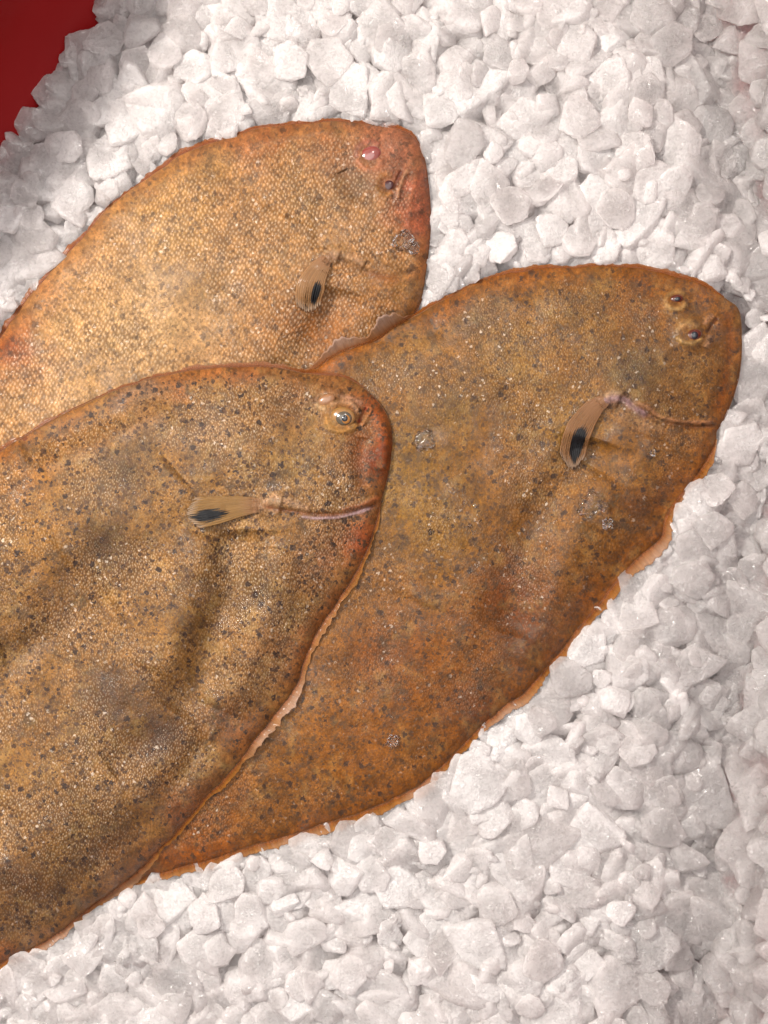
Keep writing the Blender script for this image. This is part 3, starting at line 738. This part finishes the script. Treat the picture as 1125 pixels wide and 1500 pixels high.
def try_chunk(rad, cand, pen):
    best = None
    for _ in range(cand):
        x = rC.uniform(-150, 1290); y = rC.uniform(-150, 1650)
        if left_s(x, y) < 8+rad*.5: continue
        fd = Dfish(x, y)
        if fd > -rad*.28: continue
        tz = float(samp(wallz, np.array([x]), np.array([y]))[0])
        if tz > (75 if x > 900 else 15): continue
        i, j = int((x-hx0)/g4), int((y-hy0)/g4); w = max(1, int(rad*.6/g4))
        patch = Hm[max(i-w, 0):i+w+1, max(j-w, 0):j+w+1]; pb = hbase[max(i-w, 0):i+w+1, max(j-w, 0):j+w+1]
        sc = (patch-pb).mean()
        if best is None or sc < best[0]: best = (sc, x, y, fd)
    if best is None: return
    _, x, y, fd = best
    k = int(rC.integers(NP)); R = rot_mat(rC); Rn = np.array(R)
    V = PL[k][0] if rad < 18 else PM[k][0]
    v = (V@Rn.T)*rad
    ii = ((v[:, 0]+x-hx0)/g4).astype(int); jj = ((-v[:, 1]+y-hy0)/g4).astype(int)
    ok = (ii >= 0) & (ii < hnx) & (jj >= 0) & (jj < hny); ii, jj, vz = ii[ok], jj[ok], v[ok, 2]
    if len(ii) < 10: return
    key = ii*hny+jj; uq, inv = np.unique(key, return_inverse=True)
    top = np.full(len(uq), -1e9); bot = np.full(len(uq), 1e9); np.maximum.at(top, inv, vz); np.minimum.at(bot, inv, vz)
    ui, uj = uq//hny, uq % hny
    gap = Hm[ui, uj]-bot
    z = np.quantile(gap, pen)
    if fd > -rad*1.0:                       # close to a fish: sits low, half under its edge
        lim = 5+max(0, -fd-rad*.45)*.7
        z = min(z, lim-vz.max())
    capz = float(hbase[min(max(int((x-hx0)/g4),0),hnx-1), min(max(int((y-hy0)/g4),0),hny-1)])+15+rC.uniform(0, 18)
    z = min(z, capz-vz.max())
    newt = top+z; m = newt > Hm[ui, uj]
    vis = m & (fishD[ui, uj] < 2)
    if vis.sum() < 3 and rad < 30: return
    cid = len(chunks); chunks.append((x, y, z, rad, k, R))
    Hm[ui[m], uj[m]] = newt[m]; idm[ui[m], uj[m]] = cid
for n_, lo_, hi_, cand, pen in ((850, 30, 48, 5, .70), (900, 24, 38, 9, .68), (350, 15, 25, 12, .6), (60, 9, 14, 14, .5)):
    for _ in range(n_):
        try_chunk(rC.uniform(lo_, hi_)*(1 if lo_ < 20 else rC.choice([1., .85, 1.12])), cand, pen)
vis = (HX > 0) & (HX < 1125) & (HY > 0) & (HY < 1500) & (fishD < 0) & (idm >= 0)
cnt = np.bincount(idm[vis], minlength=len(chunks))
sxx = np.bincount(idm[vis], weights=HX[vis], minlength=len(chunks)); syy = np.bincount(idm[vis], weights=HY[vis], minlength=len(chunks))
order = [int(i) for i in np.argsort(-cnt) if cnt[i] > 0]
solo = order[:300]; seen = set(order)
print('CHUNKS', len(chunks), 'visible', len(order), 'smallest solo cells', cnt[solo[-1]])
protos = []
rW = np.random.default_rng(5)
def wet_here(x, y):
    d_ = float(samp(tubD, np.array([x]), np.array([y]))[0])
    return rW.random() < (max(.1, 1.3-d_/115) if x > 800 else max(.1, 1.1-d_/85)) and not (x > 900 and 330 < y < 780 and rW.random() < .6)
for k in range(NP):
    P_, Fc = PH[k]; me = bpy.data.meshes.new('ice_chunk'); 
    me.vertices.add(len(P_)); me.vertices.foreach_set('co', (P_).astype(np.float32).ravel())
    me.loops.add(len(Fc)*3); me.loops.foreach_set('vertex_index', Fc.astype(np.int32).ravel())
    me.polygons.add(len(Fc)); me.polygons.foreach_set('loop_start', (np.arange(len(Fc))*3).astype(np.int32))
    me.update(calc_edges=True); me.polygons.foreach_set('use_smooth', np.ones(len(Fc), bool)); me.materials.append(ICE); protos.append(me)
LM = [((1085,455),"the right fish's snout"),((1070,600),"the right fish's gill edge"),((1030,700),"the right fish's throat"),((975,800),"the notch on the right fish's belly"),
 ((860,925),"the middle of the right fish's belly edge"),((745,1045),"the right fish's pale fin patch"),((620,1160),"the white fin tear on the right fish"),((450,1228),"the wet glint on the right fish's edge"),
 ((300,1275),"the wedge where right and front fish part"),((150,1325),"the front fish's lower edge"),((20,1415),"where the front fish leaves the photo"),
 ((40,1480),"the photo's bottom left corner"),((330,1450),"the bottom edge left of centre"),((560,1480),"the middle of the photo's bottom edge"),((560,1320),"the open ice below the right fish"),((800,1480),"the bottom edge right of centre"),((720,1250),"the ice under the white fin tear"),
 ((900,1330),"the middle of the lower right ice"),((880,1120),"the open ice off the right fish's belly"),((1100,1480),"the photo's bottom right corner"),((1100,1250),"the pink ice low on the right edge"),((1100,1050),"the pink ice on the right edge"),((1000,950),"the ice beside the right fish's notch"),((1105,850),"the right edge below the middle"),
 ((1110,330),"the right edge above the right fish"),((1000,330),"the ice above the right fish's eyes"),((1100,40),"the red corner at top right"),((1000,160),"the upper right ice"),((850,50),"the top edge right of centre"),((850,350),"the right fish's back"),((840,200),"the ice high above the right fish"),
 ((700,380),"the gap between the two upper fish"),((650,280),"the rear fish's mouth"),((660,120),"the open ice above the rear fish's snout"),((540,30),"the middle of the top edge"),((480,150),"the top of the rear fish's back"),((330,170),"the rear fish's shoulder"),((340,40),"the top edge left of centre"),
 ((160,30),"the top end of the red patch"),((60,130),"the middle of the red patch"),((20,220),"the lower end of the red patch"),((180,170),"the pinkish slope beside the red patch"),((190,250),"the rear fish's upper back edge"),((80,350),"the rear fish's left back edge"),((15,420),"where the rear fish leaves the photo")]
ORD = ['closest','second closest','third closest','fourth closest','fifth closest','sixth closest','seventh closest','eighth closest','ninth closest','tenth closest','eleventh closest','twelfth closest','thirteenth closest','fourteenth closest','fifteenth closest','sixteenth closest','seventeenth closest','eighteenth closest','nineteenth closest','twentieth closest','twenty-first closest','twenty-second closest']
byl = {}
for c in solo:
    cx_, cy_ = sxx[c]/cnt[c], syy[c]/cnt[c]
    ds = [math.hypot(cx_-l[0][0], cy_-l[0][1]) for l in LM]; li = int(np.argmin(ds)); byl.setdefault(li, []).append((ds[li], c))
lab = {}
for li, L_ in byl.items():
    for r_, (_, c) in enumerate(sorted(L_)):
        size = 'large' if cnt[c] > 220 else ('mid-sized' if cnt[c] > 120 else 'small')
        up_ = chunks[c][5] @ Vector((0, 0, 1)); pose = 'tilted ' if abs(up_.z) < .8 else 'flat '
        t_ = f"{size} {pose}ice chunk, {ORD[min(r_, len(ORD)-1)]} to {LM[li][1]}"
        if len(t_.split()) > 16: t_ = f"{size} ice chunk, {ORD[min(r_, len(ORD)-1)]} to {LM[li][1]}"
        if len(t_.split()) > 16: t_ = f"ice chunk, {ORD[min(r_, len(ORD)-1)]} to {LM[li][1]}"
        lab[c] = t_
for c in solo:
    x, y, z, rad, k, R = chunks[c]
    o = bpy.data.objects.new('ice_chunk', protos[k]); C.objects.link(o)
    p = W(np.array([x]), np.array([y]), np.array([z]))[0]
    o.matrix_world = Matrix.Translation(Vector(p)) @ R.to_4x4() @ Matrix.Scale(rad*S, 4)
    if wet_here(x, y): o.material_slots[0].link = 'OBJECT'; o.material_slots[0].material = WETICE
    tag(o, lab[c], 'ice chunk', 'chunks of crushed ice round the fish')
VV, FF, nvv = [], [], 0
FW = []
ss = set(solo)
for c, (x, y, z, rad, k, R) in enumerate(chunks):
    if c in ss: continue
    P_, Fc = (PM[k] if (c in seen and rad > 16) else PL[k])
    v = (P_@np.array(R).T)*rad*S+W(np.array([x]), np.array([y]), np.array([z]))[0]
    VV.append(v); FF.append(Fc+nvv); FW.append(np.full(len(Fc), wet_here(x, y))); nvv += len(v)
# packed ice the chunks are bedded in
bx = np.arange(-900, 1260, 7.); by = np.arange(-320, 1900, 7.); BX, BY = np.meshgrid(bx, by, indexing='ij')
dT = samp(tubD, BX, BY); bzv = bed_z(BX, BY)-rightslope(BX, BY)+vnoise(BX, BY, 16, 402, 3)*5
wz = np.where(dT > 0, -88., -70.-dT*.98)
bzv = np.where(bzv < wz-3, wz-3, bzv)
film = (BX > 880) & (dT < 70) & (dT > -125)
bzv = np.where(film, np.maximum(bzv, wz+16+vnoise(BX, BY, 30, 403, 3)*5), bzv)
inb = (dT > -150) & (bzv > wz-2.9)
bco = np.stack([(BX-CX)*S, -(BY-CY)*S, bzv*S], -1).reshape(-1, 3)
ny = len(by); I, J = np.meshgrid(np.arange(len(bx)-1), np.arange(ny-1), indexing='ij')
keep = inb[:-1, :-1] | inb[1:, :-1] | inb[:-1, 1:] | inb[1:, 1:]
I, J = I[keep], J[keep]
bq = np.stack([I*ny+J, I*ny+J+1, (I+1)*ny+J+1, (I+1)*ny+J], -1)+nvv
VV.append(bco)
stuff = mesh_obj('crushed_ice', np.concatenate(VV), [np.concatenate(FF), bq], ICE)
stuff.data.materials.append(WETICE); mi_ = np.zeros(len(stuff.data.polygons), np.int32); fw_ = np.concatenate(FW); mi_[:len(fw_)] = fw_; mi_[len(fw_):] = ((BX > 900) & (dT < 50))[:-1, :-1][keep]; stuff.data.polygons.foreach_set('material_index', mi_)
tag(stuff, 'wet white crushed ice rubble packed between the larger chunks', 'ice', kind='stuff')

# ------------------------------------------------------------------ bits of melting ice on the fish
def bead(F, x, y, r, name, label, cat, group, flat=.7, lump=0., mat=CLEAR, el=1., rot=0.):
    bm = bmesh.new(); bmesh.ops.create_icosphere(bm, subdivisions=4, radius=1)
    for v in bm.verts:
        n_ = 1+lump*mnoise.noise(v.co*1.7+Vector((x, y, 0)))+lump*.5*mnoise.noise(v.co*4+Vector((x, y, 0)))
        v.co = Vector((v.co.x*n_*r*el*S, v.co.y*n_*r*S, v.co.z*n_*r*flat*S))
    bmesh.ops.rotate(bm, matrix=Matrix.Rotation(rot, 3, 'Z'), verts=bm.verts)
    for f_ in bm.faces: f_.smooth = True
    me = bpy.data.meshes.new(name); bm.to_mesh(me); bm.free(); me.materials.append(mat)
    o = bpy.data.objects.new(name, me); C.objects.link(o)
    z = float(F['topz'](x, y)[0]); o.location = W(np.array([x]), np.array([y]), np.array([z+r*flat*.25]))[0]
    tag(o, label, cat, group); return o
for (x, y, r) in [(638,738,3.6),(680,736,3.2),(668,747,3),(633,752,3),(657,760,3.2),(631,778,3.6),(688,770,3.4),(693,779,3.6),(703,763,3),(695,741,2.6)]:
    bead(F2, x, y, r, 'ice_bead', 'tiny round bead of melting ice in the cluster on the middle of the right fish', 'ice bead', 'ice beads clustered on the right fish')
bead(F2, 866, 738, 13, 'ice_sliver', "lumpy clear melting ice sliver below the right fish's fin", 'ice sliver', None, .35, .4, el=1.5, rot=.7)
bead(F2, 884, 742, 6, 'ice_sliver', "small bright melting ice lump right beside the lumpy sliver on right fish", 'ice sliver', None, .6, .6)
bead(F2, 889, 766, 6, 'ice_sliver', "small clear ice sliver just under the bright lump on the right fish", 'ice sliver', None, .5, .7, el=1.3, rot=1.2)
bead(F2, 956, 663, 4.5, 'ice_sliver', "small frosty ice crumb below the right fish's gill line", 'ice sliver', None, .6, .5)
bead(F2, 622, 645, 12, 'ice_sliver', "thin clear melt patch on right fish, close to front fish's snout", 'ice sliver', None, .25, .6, el=1.2, rot=.3)
bead(F1, 588, 352, 12, 'ice_sliver', "glassy melting ice lump on the rear fish's cheek", 'ice sliver', None, .4, .6, el=1.2, rot=.6)
bead(F1, 604, 362, 8, 'ice_sliver', "smaller glassy lump lower on the rear fish's cheek", 'ice sliver', None, .5, .4, el=1.4, rot=-.6)
bead(F2, 575, 1085, 7, 'ice_sliver', "faint clear melt drop low on the right fish", 'ice sliver', None, .3, .5, el=1.3, rot=.5)

# ------------------------------------------------------------------ camera, light
cam = bpy.data.cameras.new('camera'); co = bpy.data.objects.new('camera', cam); C.objects.link(co)
co.location = (0, 0, CAMH*S); cam.sensor_fit = 'HORIZONTAL'; cam.sensor_width = 36; cam.lens = 36*CAMH*S/0.36
cam.clip_start = .01; cam.clip_end = 20
bpy.context.scene.camera = co
def area(name, loc, size, power, colr, aim=(0, 0, 0)):
    l = bpy.data.lights.new(name, 'AREA'); l.shape = 'DISK'; l.size = size; l.energy = power; l.color = colr
    o = bpy.data.objects.new(name, l); C.objects.link(o); o.location = loc
    o.rotation_euler = (Vector(loc)-Vector(aim)).to_track_quat('Z', 'Y').to_euler(); return o
area('key_lamp', (-.75, .50, 1.0), .18, 30, (1., .93, .85))
area('second_lamp', (.35, .95, 1.4), .25, 3.5, (1., .94, .88))
area('soft_ceiling', (0, .1, 1.9), 1.8, 23, (1., .95, .92))
w = bpy.data.worlds.new('World'); bpy.context.scene.world = w; w.use_nodes = True
w.node_tree.nodes['Background'].inputs[0].default_value = (.97, .93, .91, 1); w.node_tree.nodes['Background'].inputs[1].default_value = .76
sc = bpy.context.scene
sc.view_settings.view_transform = 'Standard'; sc.view_settings.look = 'None'; sc.view_settings.gamma = 1; sc.view_settings.exposure = 0
sc.cycles.max_bounces = 24; sc.cycles.transmission_bounces = 12; sc.cycles.diffuse_bounces = 12; sc.cycles.use_denoising = True
